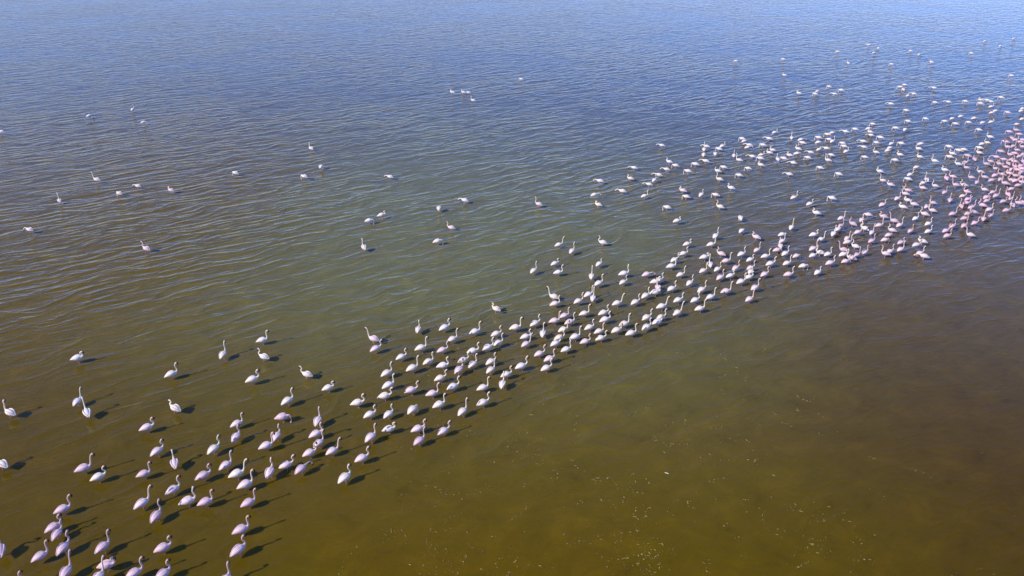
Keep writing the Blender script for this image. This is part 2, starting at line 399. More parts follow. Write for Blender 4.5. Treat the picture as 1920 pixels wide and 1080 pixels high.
(4.85,39.62,36,3,1,0.92,'white flamingo, neck raised, facing right, fifty-eight percent across, forty-nine percent down'),
(9.94,39.69,44,2,1,0.88,'white flamingo, neck raised, facing away right, sixty-seven percent across, forty-nine percent down'),
(6.24,39.83,34,2,1,0.81,'white flamingo, neck raised, facing right, sixty-one percent across, forty-nine percent down'),
(8.03,39.83,6,4,1,0.89,'white flamingo, neck drawn in, facing right, sixty-four percent across, forty-nine percent down'),
(12.84,39.83,25,3,0,0.92,'white flamingo, neck raised, facing right, seventy-two percent across, forty-nine percent down'),
(8.29,40.10,25,2,0,0.84,'white flamingo, neck raised, facing right, sixty-four percent across, forty-nine percent down'),
(11.81,40.39,37,11,2,0.91,'white flamingo, neck raised, facing right, seventy percent across, forty-eight percent down'),
(13.46,40.46,25,4,0,0.88,'white flamingo, neck drawn in, facing right, seventy-three percent across, forty-eight percent down'),
(4.52,40.60,79,1,1,0.87,'white flamingo, neck raised, facing away, fifty-eight percent across, forty-eight percent down'),
(12.45,40.67,22,4,0,0.85,'white flamingo, neck drawn in, facing right, seventy-one percent across, forty-eight percent down'),
(7.71,40.82,19,7,2,0.88,'white flamingo, head down, facing right, sixty-three percent across, forty-eight percent down'),
(9.65,40.82,24,8,1,0.82,'white flamingo, neck raised, facing right, sixty-seven percent across, forty-eight percent down'),
(14.44,40.82,32,2,2,0.90,'white flamingo, neck raised, facing right, seventy-five percent across, forty-eight percent down'),
(15.81,40.82,8,0,2,0.87,'white flamingo, neck raised, facing right, seventy-seven percent across, forty-eight percent down'),
(6.41,40.89,10,3,0,0.93,'white flamingo, neck raised, facing right, sixty-one percent across, forty-eight percent down'),
(-22.45,44.54,149,12,2,0.92,'lone flamingo with tall curved neck facing left on the rippled olive water'),
(2.67,41.11,7,0,0,0.84,'white flamingo, neck raised, facing right, fifty-five percent across, forty-seven percent down'),
(17.58,41.11,36,4,0,0.86,'flamingo with drawn-in neck standing in front of the band, right of centre'),
(13.76,41.25,48,6,1,0.82,'white flamingo, neck drawn in, facing away right, seventy-three percent across, forty-seven percent down'),
(-9.14,44.79,114,10,1,0.89,'lone left-facing flamingo below the pair, on the rippled water left of centre'),
(1.26,41.33,52,0,1,0.88,'white flamingo, neck raised, facing away right, fifty-two percent across, forty-seven percent down'),
(11.05,41.33,31,3,1,0.85,'white flamingo, neck raised, facing right, sixty-nine percent across, forty-seven percent down'),
(11.93,41.55,37,2,1,0.85,'white flamingo, neck raised, facing right, seventy percent across, forty-seven percent down'),
(13.02,41.70,37,2,2,0.88,'white flamingo, neck raised, facing right, seventy-two percent across, forty-six percent down'),
(13.90,41.77,26,10,2,0.81,'white flamingo, neck raised, facing right, seventy-three percent across, forty-six percent down'),
(5.67,45.56,160,2,0,0.86,'lone white flamingo, neck raised, facing left, fifty-nine percent across, forty-two percent down'),
(9.31,41.92,10,1,0,0.91,'white flamingo, neck raised, facing right, sixty-six percent across, forty-six percent down'),
(17.05,42.00,8,5,1,0.84,'white flamingo, head down, facing right, seventy-eight percent across, forty-six percent down'),
(-4.65,45.73,14,5,1,0.91,'lone white flamingo, head down, facing right, forty-three percent across, forty-two percent down'),
(11.62,42.23,85,8,0,0.88,'white flamingo, neck raised, facing away, sixty-nine percent across, forty-six percent down'),
(15.21,42.30,20,12,0,0.90,'white flamingo, neck raised, facing right, seventy-five percent across, forty-six percent down'),
(2.54,42.38,29,4,1,0.81,'white flamingo, neck drawn in, facing right, fifty-four percent across, forty-six percent down'),
(16.21,42.38,25,0,0,0.86,'white flamingo, neck raised, facing right, seventy-seven percent across, forty-six percent down'),
(18.75,42.38,19,2,2,0.92,'white flamingo, neck raised, facing right, eighty-one percent across, forty-six percent down'),
(12.70,42.69,13,1,2,0.88,'white flamingo, neck raised, facing right, seventy-one percent across, forty-five percent down'),
(19.78,42.69,17,2,2,0.83,'pink flamingo, neck raised, facing right, eighty-three percent across, forty-five percent down'),
(9.67,42.84,34,12,0,0.89,'white flamingo, neck raised, facing right, sixty-six percent across, forty-five percent down'),
(14.19,42.92,28,4,0,0.83,'white flamingo, neck drawn in, facing right, seventy-three percent across, forty-five percent down'),
(20.28,43.16,150,3,2,0.89,'pink flamingo, neck raised, facing left, eighty-three percent across, forty-five percent down'),
(11.53,43.24,10,6,0,0.90,'white flamingo, neck drawn in, facing right, sixty-nine percent across, forty-five percent down'),
(15.24,43.40,11,0,1,0.86,'white flamingo, neck raised, facing right, seventy-five percent across, forty-four percent down'),
(24.76,43.40,152,7,2,0.89,'pink flamingo, head down, facing left, ninety percent across, forty-four percent down'),
(17.13,43.48,22,5,2,0.82,'white flamingo, head down, facing right, seventy-eight percent across, forty-four percent down'),
(18.15,43.56,21,2,0,0.82,'white flamingo, neck raised, facing right, seventy-nine percent across, forty-four percent down'),
(20.01,43.64,19,6,0,0.92,'pink flamingo, neck drawn in, facing right, eighty-two percent across, forty-four percent down'),
(20.82,43.64,29,3,3,0.84,'pink flamingo, neck raised, facing right, eighty-four percent across, forty-four percent down'),
(13.89,43.72,26,11,0,0.89,'white flamingo, neck raised, facing right, seventy-two percent across, forty-four percent down'),
(19.11,43.72,24,11,0,0.85,'white flamingo, neck raised, facing right, eighty-one percent across, forty-four percent down'),
(10.39,43.80,19,2,1,0.87,'white flamingo, neck raised, facing right, sixty-seven percent across, forty-four percent down'),
(12.65,43.80,144,2,2,0.84,'white flamingo, neck raised, facing left, seventy percent across, forty-four percent down'),
(16.55,43.80,35,2,0,0.90,'white flamingo, neck raised, facing right, seventy-seven percent across, forty-four percent down'),
(22.62,43.80,159,8,2,0.86,'pink flamingo, neck raised, facing left, eighty-seven percent across, forty-four percent down'),
(24.69,43.80,27,12,2,0.92,'pink flamingo, neck raised, facing right, ninety percent across, forty-four percent down'),
(-31.36,47.71,158,7,1,0.87,'lone flamingo with head down, nearest the left edge above the olive water'),
(18.71,43.96,156,0,0,0.86,'white flamingo, neck raised, facing left, eighty percent across, forty-four percent down'),
(21.46,44.04,36,2,2,0.85,'pink flamingo right of a touching pair, facing right, eighty-four percent across, forty-four percent down'),
(23.02,44.12,30,2,2,0.88,'pink flamingo, neck raised, facing right, eighty-seven percent across, forty-four percent down'),
(-3.98,48.09,158,12,2,0.83,'lone white flamingo, neck raised, facing left, forty-four percent across, thirty-nine percent down'),
(3.67,44.21,58,0,1,0.88,'white flamingo, neck raised, facing away right, fifty-six percent across, forty-four percent down'),
(16.24,44.37,9,5,2,0.83,'white flamingo, head down, facing right, seventy-six percent across, forty-three percent down'),
(15.00,44.37,35,0,2,0.83,'white flamingo, neck raised, facing right, seventy-four percent across, forty-three percent down'),
(20.29,44.37,160,13,3,0.89,'pink flamingo, neck raised, facing left, eighty-two percent across, forty-three percent down'),
(23.82,44.45,30,0,2,0.88,'pink flamingo, neck raised, facing right, eighty-eight percent across, forty-three percent down'),
(18.49,44.54,28,8,2,0.92,'white flamingo, neck raised, facing right, seventy-nine percent across, forty-three percent down'),
(21.24,44.96,146,11,0,0.82,'pink flamingo, neck raised, facing left, eighty-four percent across, forty-three percent down'),
(16.61,45.04,82,9,2,0.83,'white flamingo, neck raised, facing away, seventy-six percent across, forty-three percent down'),
(25.11,45.13,18,4,2,0.92,'pink flamingo, neck drawn in, facing right, ninety percent across, forty-two percent down'),
(11.03,49.25,18,6,1,0.90,'lone white flamingo, neck drawn in, facing right, sixty-six percent across, thirty-eight percent down'),
(2.92,45.21,24,13,1,0.82,'white flamingo, neck raised, facing right, fifty-five percent across, forty-two percent down'),
(12.39,45.21,14,1,0,0.89,'white flamingo, neck raised, facing right, sixty-nine percent across, forty-two percent down'),
(10.92,45.30,19,4,1,0.86,'white flamingo, neck drawn in, facing right, sixty-seven percent across, forty-two percent down'),
(21.00,45.56,15,0,2,0.92,'pink flamingo, neck raised, facing right, eighty-three percent across, forty-two percent down'),
(24.34,45.56,25,4,3,0.85,'pink flamingo, neck drawn in, facing right, eighty-eight percent across, forty-two percent down'),
(15.39,49.84,87,5,0,0.88,'flamingo seen from behind with head hidden, alone above the band on the right'),
(25.75,45.73,153,4,0,0.88,'pink flamingo, neck drawn in, facing left, ninety percent across, forty-two percent down'),
(16.98,45.82,34,0,0,0.81,'white flamingo, neck raised, facing right, seventy-six percent across, forty-two percent down'),
(22.61,45.82,28,11,3,0.85,'pink flamingo, neck raised, facing right, eighty-five percent across, forty-two percent down'),
(23.52,45.99,13,5,2,0.84,'pink flamingo, head down, facing right, eighty-six percent across, forty-two percent down'),
(19.52,46.08,24,1,0,0.84,'white flamingo, neck raised, facing right, eighty percent across, forty-one percent down'),
(21.24,46.26,37,9,2,0.83,'pink flamingo, neck raised, facing right, eighty-three percent across, forty-one percent down'),
(15.51,46.43,145,4,2,0.87,'white flamingo, neck drawn in, facing left, seventy-four percent across, forty-one percent down'),
(20.85,50.76,159,4,0,0.91,'white flamingo, neck drawn in, facing left, eighty percent across, thirty-seven percent down'),
(12.98,46.61,50,10,0,0.92,'white flamingo, neck raised, facing away right, seventy percent across, forty-one percent down'),
(27.76,46.61,20,11,3,0.92,'pink flamingo, neck raised, facing right, ninety-three percent across, forty-one percent down'),
(19.30,46.79,12,4,0,0.92,'white flamingo, neck drawn in, facing right, seventy-nine percent across, forty-one percent down'),
(24.10,46.79,15,5,2,0.82,'pink flamingo, head down, facing right, eighty-seven percent across, forty-one percent down'),
(29.32,46.79,159,13,2,0.87,'left-facing flamingo at the front edge of the crowded band, far right'),
(17.31,46.88,19,5,0,0.85,'white flamingo, head down, facing right, seventy-six percent across, forty-one percent down'),
(20.62,46.97,52,9,0,0.92,'pink flamingo, neck raised, facing away right, eighty-one percent across, forty-one percent down'),
(22.31,47.25,25,1,2,0.89,'pink flamingo, neck raised, facing right, eighty-four percent across, forty percent down'),
(23.20,47.25,48,8,2,0.84,'pink flamingo, neck raised, facing away right, eighty-five percent across, forty percent down'),
(-5.08,51.71,88,5,1,0.92,'lone white flamingo, head down, facing away, forty-three percent across, thirty-six percent down'),
(26.93,47.43,22,2,0,0.83,'pink flamingo, neck raised, facing right, ninety-one percent across, forty percent down'),
(10.83,51.92,157,5,1,0.85,'lone white flamingo, head down, facing left, sixty-five percent across, thirty-six percent down'),
(14.89,47.53,44,5,0,0.86,'white flamingo, head down, facing away right, seventy-two percent across, forty percent down'),
(25.83,47.53,35,11,3,0.83,'pink flamingo, neck raised, facing right, eighty-nine percent across, forty percent down'),
(28.11,47.53,24,10,4,0.84,'pink flamingo, neck raised, facing right, ninety-two percent across, forty percent down'),
(14.54,52.03,145,2,1,0.87,'lone white flamingo, neck raised, facing left, seventy percent across, thirty-six percent down'),
(24.67,47.62,151,2,2,0.84,'pink flamingo, neck raised, facing left, eighty-seven percent across, forty percent down'),
(21.17,47.71,32,6,0,0.88,'pink flamingo, neck drawn in, facing right, eighty-two percent across, forty percent down'),
(22.98,47.90,127,2,0,0.90,'pink flamingo, neck raised, facing away left, eighty-four percent across, forty percent down'),
(6.08,52.47,152,6,1,0.83,'lone white flamingo, neck drawn in, facing left, fifty-eight percent across, thirty-five percent down'),
(1.88,52.58,150,8,2,0.84,'lone white flamingo, neck raised, facing left, fifty-three percent across, thirty-five percent down'),
(18.28,48.09,55,1,1,0.89,'white flamingo, neck raised, facing away right, seventy-seven percent across, thirty-nine percent down'),
(28.91,48.28,33,2,3,0.93,'pink flamingo, neck raised, facing right, ninety-three percent across, thirty-nine percent down'),
(21.63,48.37,38,3,3,0.86,'pink flamingo, neck raised, facing right, eighty-two percent across, thirty-nine percent down'),
(29.73,48.37,33,2,3,0.92,'pink flamingo, neck raised, facing right, ninety-four percent across, thirty-nine percent down'),
(24.19,48.47,11,3,2,0.86,'pink flamingo, neck raised, facing right, eighty-six percent across, thirty-nine percent down'),
(25.53,48.47,31,0,2,0.91,'pink flamingo, neck raised, facing right, eighty-eight percent across, thirty-nine percent down'),
(-3.39,53.36,152,7,0,0.87,'lone white flamingo, head down, facing left, forty-five percent across, thirty-five percent down'),
(-32.33,53.36,125,13,1,0.81,'lone white flamingo, neck raised, facing away left, six percent across, thirty-five percent down'),
(22.55,48.76,129,3,3,0.86,'pink flamingo, neck raised, facing away left, eighty-three percent across, thirty-nine percent down'),
(27.56,48.76,25,2,0,0.86,'pink flamingo, neck raised, facing right, ninety-one percent across, thirty-nine percent down'),
(30.68,48.86,20,12,4,0.89,'pink flamingo, neck raised, facing right, ninety-five percent across, thirty-nine percent down'),
(23.02,53.81,148,5,0,0.89,'lone white flamingo, head down, facing left, eighty-one percent across, thirty-four percent down'),
(25.51,49.25,148,13,3,0.91,'pink flamingo, neck raised, facing left, eighty-seven percent across, thirty-eight percent down'),
(-9.55,49.35,10,5,0,0.86,'left bird of the pair on rippled water left of centre, head down'),
(23.42,49.44,51,4,2,0.89,'pink flamingo, neck drawn in, facing away right, eighty-four percent across, thirty-eight percent down'),
(9.62,54.27,22,9,1,0.86,'white flamingo, neck raised, facing right, sixty-three percent across, thirty-four percent down'),
(31.67,49.64,57,13,3,0.91,'pink flamingo, neck raised, facing away right, ninety-six percent across, thirty-eight percent down'),
(6.01,54.51,17,7,1,0.88,'lone white flamingo, head down, facing right, fifty-eight percent across, thirty-four percent down'),
(22.18,49.74,22,9,2,0.89,'pink flamingo, neck raised, facing right, eighty-two percent across, thirty-eight percent down'),
(27.17,49.74,30,2,0,0.85,'pink flamingo, neck raised, facing right, eighty-nine percent across, thirty-eight percent down'),
(30.47,49.74,8,4,3,0.87,'pink flamingo, neck drawn in, facing right, ninety-four percent across, thirty-eight percent down'),
(-28.74,54.86,146,5,1,0.88,'white flamingo, head down, facing left, twelve percent across, thirty-four percent down'),
(25.14,50.05,153,4,3,0.92,'pink flamingo, neck drawn in, facing left, eighty-six percent across, thirty-eight percent down'),
(32.56,50.35,33,2,3,0.82,'pink flamingo, neck raised, facing right, ninety-seven percent across, thirty-seven percent down'),
(8.13,55.34,154,7,1,0.90,'white flamingo, head down, facing left, sixty-one percent across, thirty-three percent down'),
(-8.85,50.35,17,6,1,0.91,'right bird of the pair on rippled water left of centre, drawn-in neck'),
(24.26,50.45,158,5,2,0.86,'pink flamingo, head down, facing left, eighty-five percent across, thirty-seven percent down'),
(28.16,50.56,144,10,2,0.89,'pink flamingo, neck raised, facing left, ninety percent across, thirty-seven percent down'),
(30.09,50.56,15,9,3,0.92,'pink flamingo, neck raised, facing right, ninety-three percent across, thirty-seven percent down'),
(-25.24,55.58,150,6,2,0.85,'lone white flamingo, neck drawn in, facing left, seventeen percent across, thirty-three percent down'),
(31.16,50.66,21,4,3,0.86,'pink flamingo, neck drawn in, facing right, ninety-five percent across, thirty-seven percent down'),
(31.72,50.97,157,0,3,0.86,'pink flamingo, neck raised, facing left, ninety-five percent across, thirty-seven percent down'),
(16.33,56.07,155,4,0,0.89,'lone white flamingo, neck drawn in, facing left, seventy-one percent across, thirty-three percent down'),
(29.05,51.29,151,12,2,0.84,'pink flamingo, neck raised, facing left, ninety-one percent across, thirty-six percent down'),
(34.17,51.29,9,9,3,0.87,'pink flamingo, neck raised, facing right, ninety-eight percent across, thirty-six percent down'),
(33.02,51.39,23,2,2,0.93,'pink flamingo, neck raised, facing right, ninety-seven percent across, thirty-six percent down'),
(-28.10,56.56,159,7,1,0.83,'white flamingo, head down, facing left, thirteen percent across, thirty-two percent down'),
]
# the rest of the flock, farther out
FAR = [
(27.28,51.92,152,4,0,0.92),(32.08,51.92,24,10,4,0.93),(29.04,52.03,33,2,2,0.92),(31.44,52.14,78,9,3,0.88),(33.00,52.25,148,11,4,0.94),(26.05,52.36,26,4,2,0.95),
(35.15,52.36,81,3,3,0.93),(6.72,57.70,157,7,0,0.90),(28.31,52.47,153,3,2,0.93),(21.02,52.58,23,4,1,0.90),(-31.85,57.96,157,13,1,0.96),(35.83,52.69,152,2,3,0.95),
(15.94,58.09,152,0,1,0.91),(29.82,52.80,159,8,3,0.86),(32.20,52.80,8,8,4,0.84),(36.22,52.91,149,0,4,0.85),(9.13,58.35,154,4,1,0.85),(34.99,53.13,14,4,3,0.86),
(33.87,53.25,21,4,3,0.86),(-9.47,58.75,157,7,0,0.86),(-16.13,58.75,150,5,0,0.96),(28.26,53.36,151,6,0,0.87),(31.27,53.36,59,2,3,0.94),(32.68,53.58,23,4,4,0.86),
(17.73,59.15,156,5,0,0.87),(27.69,53.70,33,2,2,0.91),(35.91,53.81,35,10,3,0.86),(21.72,59.42,155,7,0,0.86),(25.61,59.42,148,5,0,0.88),(34.20,53.93,26,6,4,0.93),
(20.33,53.93,26,10,1,0.89),(-21.77,59.70,150,5,0,0.89),(12.61,54.16,156,5,1,0.85),(32.69,54.27,13,8,2,0.85),(35.09,54.27,28,10,3,0.96),(29.11,60.11,153,4,0,0.89),
(13.92,60.11,155,5,0,0.95),(13.77,54.51,52,4,1,0.94),(14.82,54.51,153,5,1,0.88),(34.40,60.39,159,4,0,0.95),(36.10,54.62,90,3,4,0.90),(28.73,54.74,152,8,2,0.88),
(31.78,55.10,36,11,3,0.87),(35.31,55.10,23,10,3,0.88),(33.49,55.22,151,8,4,0.86),(24.73,61.09,144,5,0,0.85),(9.80,61.09,153,7,0,0.85),(32.54,61.23,15,5,0,0.85),
(29.25,55.46,152,10,3,0.93),(12.60,55.46,146,6,2,0.92),(-15.38,61.38,83,5,0,0.93),(35.04,55.70,155,12,2,0.85),(37.09,55.82,17,5,3,0.90),(30.63,56.07,153,2,2,0.86),
(31.79,56.56,156,0,2,0.85),(33.41,56.69,159,13,3,0.95),(34.01,56.69,153,2,2,0.91),(38.10,56.69,7,3,3,0.86),(28.53,56.81,146,4,2,0.90),(31.66,63.14,160,5,0,0.91),
(26.11,63.14,150,1,0,0.89),(10.35,56.94,158,7,1,0.84),(37.31,57.06,146,9,3,0.97),(31.16,57.19,14,6,0,0.90),(35.38,57.44,45,9,3,0.85),(38.83,57.44,150,10,4,0.86),
(29.52,64.06,152,5,0,0.84),(38.45,57.70,25,13,4,0.97),(28.40,57.83,157,1,2,0.86),(36.73,57.83,13,7,3,0.93),(38.24,57.83,148,2,3,0.94),(31.77,57.96,86,0,2,0.94),
(10.92,57.96,53,2,0,0.85),(37.52,58.09,37,13,3,0.90),(30.50,58.22,148,5,0,0.85),(26.94,64.68,149,5,0,0.84),(33.47,58.35,81,6,4,0.92),(35.52,58.49,160,9,3,0.93),
(39.39,58.49,152,2,3,0.95),(36.62,58.62,148,12,3,0.89),(34.21,58.75,154,12,4,0.90),(37.62,59.02,24,2,4,0.94),(39.24,59.02,159,8,3,0.86),(28.56,65.64,30,4,0,0.94),
(11.44,59.15,157,7,1,0.94),(31.14,59.29,26,12,0,0.88),(38.31,59.29,148,12,3,0.93),(39.05,59.56,148,6,4,0.92),(35.14,66.46,157,0,0,0.92),(40.13,59.83,19,4,3,0.97),
(-17.40,66.62,130,2,0,0.93),(37.01,59.97,146,12,2,0.87),(30.66,67.12,147,7,0,0.84),(16.32,60.25,153,3,0,0.86),(40.24,60.53,148,0,4,0.86),(40.70,60.67,159,12,4,0.97),
(13.14,67.63,152,7,0,0.85),(12.33,60.67,157,7,0,0.87),(39.85,60.67,37,2,4,0.85),(38.70,60.81,156,9,3,0.87),(18.92,60.95,155,5,0,0.84),(36.50,61.09,156,9,3,0.85),
(17.02,61.23,148,5,0,0.87),(39.70,61.23,149,12,3,0.87),(41.07,61.52,19,11,4,0.91),(40.55,61.52,89,2,4,0.87),(13.24,61.67,157,5,0,0.88),(20.19,61.81,158,6,0,0.89),
(14.90,61.96,155,5,0,0.96),(36.33,62.10,147,10,0,0.85),(38.63,62.10,151,13,3,0.85),(39.71,62.10,157,4,3,0.88),(40.45,62.25,90,6,3,0.85),(37.05,62.40,27,2,2,0.95),
(23.01,62.40,158,7,0,0.87),(41.23,62.69,152,3,4,0.96),(41.93,62.69,75,12,3,0.97),(12.91,62.69,152,4,0,0.88),(39.38,62.84,144,2,3,0.84),(34.78,62.84,154,0,0,0.95),
(15.92,62.84,148,7,0,0.95),(18.76,63.14,149,1,1,0.92),(41.35,63.29,7,4,3,0.85),(40.73,63.29,158,5,3,0.92),(38.34,63.45,83,6,3,0.86),(22.02,63.45,87,2,0,0.87),
(20.65,63.60,157,5,0,0.96),(22.60,63.60,146,5,0,0.91),(24.70,63.91,148,5,0,0.85),(40.54,64.06,149,7,4,0.86),(36.61,64.06,147,5,1,0.93),(34.12,64.06,155,4,0,0.90),
(42.54,64.21,16,5,3,0.89),(20.15,64.21,154,7,0,0.90),(38.29,64.37,144,5,3,0.94),(23.38,64.53,157,6,1,0.90),(18.67,64.53,74,2,0,0.86),(32.74,64.68,155,4,0,0.92),
(21.05,64.68,7,4,1,0.86),(16.15,64.68,74,7,1,0.96),(42.05,64.68,146,9,3,0.92),(43.22,64.84,21,4,3,0.88),(37.31,65.00,145,4,0,0.92),(24.16,65.00,7,5,0,0.94),
(17.21,65.00,75,5,0,0.91),(42.68,65.16,144,5,4,0.86),(39.78,65.32,152,4,1,0.86),(21.91,65.32,156,4,0,0.88),(31.05,65.48,151,2,0,0.85),(25.46,65.48,149,7,1,0.85),
(41.78,65.64,148,5,3,0.94),(38.34,65.96,146,5,0,0.95),(32.26,65.96,12,5,0,0.87),(22.42,66.13,154,4,0,0.87),(43.47,66.13,157,4,3,0.85),(38.97,66.29,147,5,1,0.86),
(26.47,66.29,25,6,1,0.86),(16.54,66.29,76,13,0,0.94),(24.73,66.46,147,4,0,0.90),(17.87,66.46,145,5,0,0.90),(27.23,66.62,159,7,0,0.91),(40.56,66.79,146,5,0,0.91),
(32.79,66.79,19,5,0,0.87),(43.11,66.95,152,1,3,0.96),(20.49,66.95,12,7,0,0.86),(38.10,67.12,148,5,0,0.93),(44.51,67.12,154,2,3,0.87),(43.77,67.29,25,1,3,0.91),
(29.01,67.29,150,5,0,0.89),(18.39,67.29,28,4,0,0.95),(16.99,67.29,150,7,0,0.89),(20.81,67.63,149,7,0,0.93),(22.03,67.63,160,5,0,0.95),(41.43,67.97,10,5,1,0.93),
(36.03,67.97,11,5,0,0.96),(33.52,68.14,30,6,0,0.89),(34.37,68.14,152,5,0,0.95),(25.72,68.32,148,5,0,0.95),(29.25,68.32,144,5,0,0.85),(42.18,68.49,159,10,1,0.84),
(45.11,68.49,150,5,4,0.97),(32.35,68.49,157,5,0,0.86),(27.19,68.49,13,5,0,0.95),(43.89,68.66,145,5,4,0.96),(28.55,68.84,38,2,0,0.95),(31.30,68.84,152,7,0,0.93),
(20.76,69.01,20,5,0,0.85),(45.82,69.37,144,5,4,0.86),(25.92,69.37,18,7,0,0.94),(45.19,69.37,10,4,4,0.89),(28.52,69.55,159,5,0,0.87),(20.75,69.73,155,5,0,0.91),
(23.16,69.73,146,7,0,0.95),(45.12,69.91,79,7,3,0.92),(33.35,70.09,146,5,0,0.96),(25.29,70.09,75,8,0,0.87),(27.75,70.09,149,5,0,0.95),(43.39,70.27,153,12,0,0.96),
(32.90,71.00,159,7,0,0.85),(46.58,71.19,156,5,3,0.96),(28.97,71.19,151,5,1,0.93),(29.61,71.75,10,5,0,0.91),(24.35,71.94,18,4,0,0.87),(33.27,72.13,152,6,0,0.86),
(30.99,72.13,153,7,0,0.96),(-47.43,72.13,156,5,0,0.95),(46.19,72.13,151,5,4,0.92),(47.16,72.71,149,3,3,0.92),(43.78,72.90,149,5,0,0.87),(36.83,72.90,50,5,0,0.96),
(32.26,73.10,148,5,0,0.89),(33.59,73.29,9,5,0,0.92),(36.24,73.49,150,5,0,0.92),(48.47,74.89,11,5,1,0.91),(42.69,75.09,145,5,1,0.92),(34.74,75.09,153,5,0,0.85),
(45.53,75.51,20,5,0,0.92),(44.29,75.71,158,5,0,0.87),(46.46,75.71,13,6,1,0.96),(-35.71,75.71,6,5,0,0.90),(42.17,76.13,154,5,0,0.88),(38.59,76.13,145,5,0,0.89),
(50.20,76.98,18,7,1,0.89),(43.43,77.19,19,5,0,0.88),(45.59,77.19,7,5,1,0.97),(40.81,77.19,146,5,0,0.84),(44.72,78.06,11,5,0,0.89),(-42.17,78.28,49,5,0,0.95),
(48.66,79.63,6,5,0,0.85),(50.28,79.63,145,5,2,0.93),(49.41,80.31,15,5,1,0.93),(52.03,80.31,17,5,0,0.92),(40.42,80.55,152,5,0,0.91),(-39.04,81.01,87,10,0,0.92),
(52.87,81.48,17,5,1,0.85),(50.01,82.20,11,4,0,0.92),(40.08,83.42,150,7,0,0.97),(49.68,83.67,146,5,1,0.94),(45.12,84.17,156,5,0,0.90),(46.67,84.42,154,7,0,0.89),
(48.62,84.67,154,5,1,0.91),(51.36,84.67,156,7,0,0.84),(-4.19,85.18,149,10,0,0.88),(50.63,85.44,145,6,1,0.86),(51.32,85.44,148,7,1,0.85),(53.46,86.48,148,5,1,0.95),
(43.75,87.55,22,5,1,0.87),(44.77,88.37,152,7,1,0.96),(33.79,88.37,151,5,0,0.91),(35.92,88.37,148,7,0,0.91),(32.04,88.64,144,6,0,0.97),(-6.71,89.20,144,6,0,0.93),
(-5.45,89.20,152,4,0,0.89),(-4.91,89.20,151,5,0,0.84),(34.51,89.76,19,5,0,0.85),(37.43,90.33,151,5,0,0.92),(44.53,90.61,86,5,1,0.97),(48.53,91.48,155,7,0,0.94),
(44.87,92.07,147,5,0,0.94),(36.78,92.36,159,5,0,0.88),(45.96,93.26,156,5,0,0.91),(1.10,96.70,146,5,0,0.88),(61.52,98.68,155,5,0,0.97),(33.65,99.01,151,4,0,0.91),
(50.17,106.59,147,5,0,0.86),(44.69,107.37,88,2,0,0.91),(56.02,107.77,153,4,0,0.97),(30.20,108.96,152,5,0,0.84),(36.98,110.18,151,5,0,0.93),(57.27,113.99,21,5,1,0.89),
(65.08,114.87,146,5,1,0.93),(51.45,115.32,21,5,0,0.94),(46.63,116.22,146,5,1,0.96),(57.50,117.13,147,5,0,0.89),(53.79,119.47,60,5,0,0.91),(72.80,121.41,21,5,1,0.85),
(53.57,122.40,147,7,0,0.92),(72.97,125.98,14,5,0,0.93),(78.95,128.67,8,5,1,0.87),
]
# one sheet to the horizon; the inner grid carries how much mud the birds' feet have stirred up
def build_lake():
    xs = [-30000, -3000, -400] + list(range(-140, 141, 1)) + [400, 3000, 30000]
    ys = [-30000, -3000, -300, -40] + list(range(5, 221, 1)) + [500, 3000, 30000]
    nx = len(xs)
    X, Y = np.meshgrid(np.array(xs, float), np.array(ys, float))
    murk = np.zeros_like(X)
    for b in [(q[0], q[1]) for q in BIRDS] + [(q[0], q[1]) for q in FAR]:
        i0, j0 = int(b[0]) + 143, int(b[1]) - 1
        j1, j2, i1, i2 = max(4, j0 - 6), min(len(ys) - 3, j0 + 7), max(3, i0 - 6), min(nx - 3, i0 + 7)
        d2 = (X[j1:j2, i1:i2] - b[0]) ** 2 + (Y[j1:j2, i1:i2] - b[1]) ** 2
        murk[j1:j2, i1:i2] += np.exp(-d2 / 1.6)
    murk = 1.0 - np.exp(-murk * 0.55)
    V = np.stack([X.ravel(), Y.ravel(), np.zeros(X.size)], axis=1).tolist()
    Fc = [(j * nx + i, j * nx + i + 1, (j + 1) * nx + i + 1, (j + 1) * nx + i) for j in range(len(ys) - 1) for i in range(nx - 1)]
    m4 = np.repeat(murk.ravel()[:, None], 4, axis=1)
    return mesh_obj('lake_water', V, Fc, WATER, False, m4)

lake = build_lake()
lake['kind'] = 'structure'
lake['label'] = 'shallow olive brown lake water turning blue in the distance'


# ------------------------------------------------------------------ flamingo
def feather_material():
    m, nt, bsdf = new_mat('flamingo_plumage')
    N = NT(nt)
    at = N.n('ShaderNodeAttribute', attribute_name='Col')
    oi = N.n('ShaderNodeObjectInfo')
    tc = N.n('ShaderNodeTexCoord')
    f = N.noise(N.mapping(tc.outputs['Object'], (0, 0, 0), 0.0, (1.0, 2.4, 2.4)), 14.0, 3.0, 0.6)
    c = N.mix(1.0, at.outputs['Color'], oi.outputs['Color'], 'MULTIPLY')
    c2 = N.mix(N.ramp(f, 0.45, 0.72, 0.0, 0.55), c, (0.78, 0.55, 0.55, 1), 'MULTIPLY')
    N.l(c2, bsdf.inputs['Base Color'])
    bsdf.inputs['Roughness'].default_value = 0.62
    b = N.n('ShaderNodeBump')
    b.inputs['Strength'].default_value = 0.5
    b.inputs['Distance'].default_value = 0.012
    N.l(f, b.inputs['Height'])
    N.l(b.outputs[0], bsdf.inputs['Normal'])
    return m

PLUMAGE = feather_material()

WHITE = (0.90, 0.875, 0.85)
NECKC = (0.86, 0.78, 0.64)
WING = (0.87, 0.81, 0.80)
CORAL = (0.84, 0.66, 0.64)
FLIGHT = (0.82, 0.76, 0.70)
FACE = (0.34, 0.17, 0.10)
BILL = (0.075, 0.026, 0.022)
BLACK = (0.02, 0.018, 0.018)
LEG = (0.62, 0.34, 0.32)

